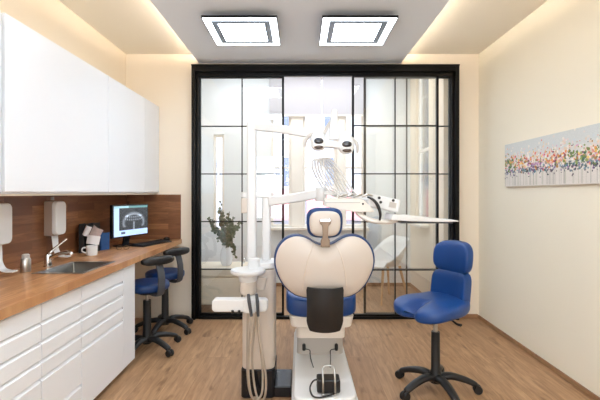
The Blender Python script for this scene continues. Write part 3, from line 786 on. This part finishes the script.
# ------------------------------------------------------------------ instrument table on its arm
it = thing('instrument_table', 'white swing-arm instrument table with whip hoses beside the chair headrest', 'dental unit', (-.235, 2.80, .886))
b = MB(); b.prism(rrect(.06, .06, .015), lambda x, y: (x, y, .0), lambda x, y: (x, y, .44)); b.build('post', M['whitep'], it, .003)
b = MB(); b.prism(rrect(.215, .075, .02), lambda x, y: (x-.065, y-.0, .43), lambda x, y: (x-.065, y, .47)); b.build('head_bar', M['whitep'], it, .006, 3)
b = MB(); b.prism(rrect(.066, .075, .012), lambda x, y: (x-.14, y-.01, .325), lambda x, y: (x-.14, y-.01, .428)); b.build('control_box', M['cream'], it, .006, 3)
b = MB(); b.bar([(.02, -.01, .405), (.20, -.06, .43), (.38, -.12, .463)], .06, .064); b.build('swing_arm', M['whitep'], it, .012, 3)
b = MB(); b.lathe([(0, -.05), (.035, -.05), (.04, -.04), (.04, .035), (.03, .045), (0, .045)], (.375, -.12, .458), 24); b.build('arm_joint', M['whitep'], it)
b = MB(); b.bar([(.38, -.12, .468), (.54, -.17, .455), (.70, -.20, .425)], .06, .030); b.build('second_arm', M['whitep'], it, .008, 3)
# body, seen side-on
f_ = lambda y: (lambda x, z: (x, y, z))
poly = [(.392, .432), (.60, .430), (.640, .418), (.700, .352), (.694, .345), (.575, .345), (.525, .354), (.392, .380)]
b = MB(); b.prism(poly, f_(-.30), f_(-.02)); bdy = b.build('table_body', M['offw'], it, .012, 3)
b = MB(); b.box((.394, -.3035, .402), (.612, -.2985, .406)); b.build('drawer_line', M['greyp'], bdy)
MB().lathe([(0, 0), (.006, 0), (.006, .004), (0, .004)], (.628, -.300, .396), 12, (0, -1, 0)).build('screw', M['blackp'], bdy)
# control console, tilted
Mc = Matrix.Translation((.77, -.20, .395)) @ Matrix.Rotation(math.radians(12), 4, 'Y')
b = MB(); b.box((-.105, -.085, -.04), (.095, .085, .045), Mc); cs = b.build('console', M['whitep'], it, .014, 3)
b = MB(); b.box((.025, -.0875, -.014), (.07, -.084, .02), Mc); b.build('console_display', M['greyp'], cs)
for x, z in ((-.045, .03), (-.03, .005), (.045, .032)):
    MB().lathe([(0, -.001), (.009, -.001), (.009, .006), (0, .006)], Mc @ V((x, -.085, z)), 12, (0, -1, 0)).build('console_button', M['blackp'], cs)
MB().tube([(.655, -.31, .440), (.69, -.325, .42), (.715, -.335, .385), (.73, -.335, .335), (.728, -.325, .295)], [.005, .009, .011, .009, .006], 12, 24).build('control_handle', M['blackp'], it)
MB().tube([(.60, -.25, .345), (.63, -.27, .315), (.70, -.28, .288), (.80, -.28, .282), (.86, -.28, .30)], [.02, .02, .02, .018, .015], 12, 24, flat=(1, .8)).build('tray_arm', M['offw'], it)
b = MB(); b.prism([(.785, .300), (.80, .334), (.90, .326), (1.13, .300), (1.20, .296), (1.20, .290), (1.10, .288), (.90, .292)], f_(-.37), f_(-.17)); b.build('tray', M['whitep'], it, .004, 3)
b = MB(); b.box((.85, -.36, .278), (1.17, -.18, .2895)); b.build('tray_shadow', M['dkgrey'], it, .003)  # dark slab put in for the shadow under the tray
# whip hoses: five slender loops
for k in range(5):
    x0 = .318+k*.017; yy = -.13-k*.030
    pts = [(.46+k*.012, yy, .442), (x0+.07, yy, .50), (x0+.012, yy, .60), (x0, yy, .668), (x0+.018, yy, .688), (x0+.05, yy, .672), (x0+.105, yy, .61), (x0+.165, yy, .51), (.52+k*.022, yy, .436)]
    MB().tube(pts, .006, 8, 60).build('whip_hose', M['hosew'], it)
for k in range(4):
    MB().tube([(.47+k*.05, -.303, .440), (.50+k*.05, -.305, .452), (.54+k*.05, -.29, .448)], [.006, .008, .006], 10, 8).build('handpiece', M['steel'], it)

# ------------------------------------------------------------------ things in the next room
bn = thing('bench', 'cream upholstered bench on wooden feet behind the left glass panel', 'bench', (-.92, 4.73, 0))
b = MB(); b.box((-.34, -.24, .09), (.52, .22, .40)); b.build('bench_body', M['bench'], bn, .02, 3)
b = MB(); b.box((-.34, -.245, .402), (.52, .225, .505)); b.build('seat_cushion', M['bench'], bn, .03, 3)
for sx in (-.28, .46):
    for sy in (-.19, .17): MB().tube([(sx, sy, 0.001), (sx, sy, .092)], [.022, .028], 12).build('leg', M['pine'], bn)
pl = thing('eucalyptus_plant', 'eucalyptus branches in a pale vase on the bench behind the glass', 'plant', (-.86, 4.68, .506))
MB().lathe([(0, 0), (.05, 0), (.062, .02), (.075, .10), (.06, .18), (.04, .22), (.045, .235), (.035, .235), (.03, .21), (0, .20)], n=28).build('vase', M['vase'], pl)
st_pts = []
b = MB(); lf = MB()
def leaf_at(p, d, s):
    n_ = V((random.uniform(-1, 1), random.uniform(-1.2, .2), random.uniform(-.3, 1))).normalized()
    d = V(d).normalized(); u = d; w_ = n_.cross(u).normalized()
    ring = []
    for k in range(8):
        a = 2*PI*k/8
        ring.append(lf.bm.verts.new(V(p)+u*(s*(1+math.cos(a)*1.0))+w_*(s*.85*math.sin(a))))
    lf.bm.faces.new(ring)
branches = [((0, 0, .2), (-.02, -.02, .42), (-.055, -.03, .60), (-.06, -.03, .73)), ((0, 0, .2), (-.10, -.02, .38), (-.16, -.04, .50), (-.205, -.05, .545)),
            ((0, 0, .2), (.02, -.03, .40), (.02, -.03, .52), (.03, -.04, .60)), ((0, 0, .2), (.07, -.02, .36), (.13, -.04, .45), (.17, -.05, .50)),
            ((0, 0, .2), (-.05, -.05, .33), (-.10, -.08, .42), (-.13, -.08, .40)), ((0, 0, .2), (.05, -.06, .27), (.09, -.09, .22), (.115, -.10, .12)),
            ((0, 0, .2), (-.03, -.02, .40), (-.06, -.0, .52), (-.05, .0, .62)), ((0, 0, .2), (.03, .0, .34), (.05, .02, .46), (.07, .02, .56)),
            ((0, 0, .2), (-.02, -.06, .32), (-.05, -.09, .38), (-.08, -.10, .30)), ((0, 0, .2), (.03, -.07, .30), (.06, -.1, .32), (.08, -.1, .24))]
for bi, br_ in enumerate(branches):
    P = spline(br_, 22); b.tube(P, [.004, .0025, .0015], 6)
    for i in range(3, 23):
        if i > 16 and bi in (0, 1, 3) and i % 2: continue
        for q in range(4 if i < 17 else 2):
            d = V((random.uniform(-1, 1), random.uniform(-.8, .6), random.uniform(-.5, .8)))
            leaf_at(P[i], d, random.uniform(.015, .025)*(1 if i < 17 else .8))
b.build('stems', M['stem'], pl); lf.build('leaves', M['leaf'], pl)
vc = thing('shell_chair', 'white shell visitor chair on wooden legs behind the glass', 'chair', (1.08, 5.06, 0), math.radians(-68))
# shell: one curved sheet, seat running up into back and arms
b = MB(); rings = []
NA, NR = 48, 14
for k in range(NR+1):
    r = .03+.97*k/NR
    ring = []
    for i in range(NA):
        a = 2*PI*i/NA
        back = .5+.5*math.sin(a)                    # 1 at the back (+y)
        x, y = .25*r*math.cos(a), .245*r*math.sin(a)
        side = max(0, math.sin(a)*.75+.42)
        lift = max(0, (r-.62)/.38)**1.6*(.05+.29*min(1, side)**1.2) if side > 0 else max(0, (r-.8)/.2)*-.01
        if side > 0: x *= 1+.18*max(0, (r-.62)/.38)*min(1, side); y *= 1+.18*max(0, (r-.62)/.38)*min(1, side)
        ring.append(V((x, y, .445+lift)))
    rings.append(ring)
b.ring_faces(rings, caps=False); vs = b.bm.verts[:]
sh = b.build('seat_shell', M['whitep'], vc, ang=70); sm = sh.modifiers.new('thick', 'SOLIDIFY'); sm.thickness = .016
for sx in (-1, 1):
    for sy in (-1, 1):
        MB().tube([(sx*.13, sy*.12, .44), (sx*.21, sy*.20, .001)], [.018, .011], 12).build('leg', M['pine'], vc)

# ------------------------------------------------------------------ painting
pw, ph = 1.40, .385
pt = thing('painting', 'long canvas painting of bright abstract flowers on the right wall', 'painting', (XR-.001, 3.71, 1.41))
box((-.028, -pw, 0), (0, 0, ph)).build('canvas', M['paper'], pt, .002)
NU, NV = 420, 116
G = [[None]*NU for _ in range(NV)]
rp = random.Random(3)
for j in range(NV):
    v = j/NV
    for i in range(NU):
        base = (206, 214, 216) if v > .62 else (216, 212, 208)
        t = min(1, max(0, (v-.45)/.3)); c0 = (222, 216, 210); c1 = (210, 214, 214)
        n = rp.uniform(-6, 6)
        G[j][i] = tuple(c0[q]*(1-t)+c1[q]*t+n for q in range(3))
def drip(i, j0, j1, col, w=1):
    for j in range(max(0, j0), min(NV, j1)):
        for q in range(w):
            if 0 <= i+q < NU: G[j][i+q] = tuple(.45*G[j][i+q][k]+.55*col[k] for k in range(3))
def dab(cu, cv, ru, rv, col, op=.9):
    ci, cj = cu*NU, cv*NV
    for j in range(max(0, int(cj-rv)), min(NV, int(cj+rv)+1)):
        for i in range(max(0, int(ci-ru)), min(NU, int(ci+ru)+1)):
            if ((i-ci)/ru)**2+((j-cj)/rv)**2 < 1: G[j][i] = tuple(G[j][i][k]*(1-op)+col[k]*op for k in range(3))
for _ in range(85): drip(rp.randrange(NU), 2, int(NV*rp.uniform(.25, .42)), rp.choice([(170, 165, 158), (186, 180, 172), (150, 150, 146), (150, 158, 130)]), rp.choice([1, 1, 2]))
pal_m = [(232, 150, 70), (240, 184, 96), (228, 120, 110), (206, 70, 70), (236, 172, 160), (214, 150, 190), (246, 236, 226), (120, 140, 70), (250, 214, 120), (244, 240, 236), (92, 112, 66), (150, 150, 130), (214, 206, 198), (226, 226, 222), (176, 120, 60), (120, 70, 90)]
pal_g = [(84, 120, 60), (120, 144, 70), (60, 96, 72), (150, 166, 90), (226, 150, 70), (70, 110, 96)]
pal_t = [(70, 110, 120), (90, 130, 150), (120, 150, 170), (60, 84, 90), (110, 96, 140), (150, 110, 160), (86, 70, 84)]
for _ in range(420):
    u = rp.random(); dab(u, rp.gauss(.62, .12), rp.uniform(2, 4), rp.uniform(1.5, 3.5), rp.choice([(226, 214, 206), (240, 232, 222), (228, 200, 170), (232, 206, 204), (206, 214, 220)]), .7)
for _ in range(330):
    u = rp.random(); v = rp.gauss(.36, .045)
    dab(u, v, rp.uniform(1.5, 4), rp.uniform(1.5, 3.5), rp.choice(pal_t), .75)
for _ in range(620):
    u = rp.random(); v = rp.gauss(.50, .08)
    pal = pal_g if (u < .10 or .62 < u < .76) and rp.random() < .65 else pal_m
    if .26 < u < .42 and v < .47 and rp.random() < .6: pal = [(150, 96, 150), (178, 130, 176), (214, 170, 200)]
    dab(u, v, rp.uniform(1.6, 4.6), rp.uniform(1.6, 3.8), rp.choice(pal), .85)
for _ in range(90):
    dab(rp.random(), rp.gauss(.29, .06), rp.uniform(1.2, 2.6), rp.uniform(1.2, 2.4), rp.choice([(52, 56, 66), (70, 64, 84), (90, 84, 96)]), .9)
for _ in range(130): dab(rp.random(), rp.gauss(.66, .10), rp.uniform(1, 2.4), rp.uniform(1, 2.4), rp.choice(pal_m+[(70, 100, 90)]), .85)
cl = lambda c: tuple(min(255, max(0, x)) for x in c)
colour_grid(NU, NV, lambda u, v: (-.0292, -pw*u*.999-.0007, .0005+v*(ph-.001)), lambda i, j: cl(G[j][i])).build('painted_face', M['paint'], pt)

# ------------------------------------------------------------------ light, world, camera
wd = bpy.data.worlds.new('sky'); scn.world = wd; wd.use_nodes = True
nt = wd.node_tree; bg = nt.nodes['Background']
bg.inputs[0].default_value = (.86, .93, 1.0, 1); bg.inputs[1].default_value = 4.5
al = bpy.data.lights.new('next_room_fill', 'AREA'); al.shape = 'RECTANGLE'; al.size = 2.4; al.size_y = .9; al.energy = 30; al.color = (.95, .98, 1)
ao = bpy.data.objects.new('next_room_fill', al); COL.objects.link(ao); ao.location = (0, 5.1, FH-.02)  # added fill, hidden above the opening, brightens the next room
ul = bpy.data.lights.new('soffit_fill', 'AREA'); ul.shape = 'RECTANGLE'; ul.size = 1.6; ul.size_y = .5; ul.energy = 34; ul.color = (.93, .97, 1)
uo = bpy.data.objects.new('soffit_fill', ul); COL.objects.link(uo); uo.location = (0, -.5, 1.75); uo.rotation_euler = (math.radians(180-14), 0, 0)  # added fill behind the camera, brightens the dropped panel from below
sl = bpy.data.lights.new('sun', 'SUN'); sl.energy = 2.2; sl.angle = math.radians(4); sl.color = (1, .97, .93)
so = bpy.data.objects.new('sun', sl); COL.objects.link(so); so.rotation_euler = (math.radians(24), 0, math.radians(-20))
cd = bpy.data.cameras.new('camera'); co = bpy.data.objects.new('camera', cd); COL.objects.link(co)
co.location = (0, 0, 1.35); co.rotation_euler = (PI/2, 0, 0)
cd.sensor_width = 36; cd.lens = 24; cd.shift_y = -7/600; cd.clip_start = .02
scn.camera = co
scn.view_settings.view_transform = 'Standard'
scn.view_settings.look = 'None'
scn.view_settings.exposure = .11
scn.view_settings.gamma = 1.0
scn.cycles.max_bounces = 10; scn.cycles.diffuse_bounces = 5; scn.cycles.glossy_bounces = 5; scn.cycles.transparent_max_bounces = 12
scn.cycles.use_denoising = True
scn.cycles.sample_clamp_indirect = 6
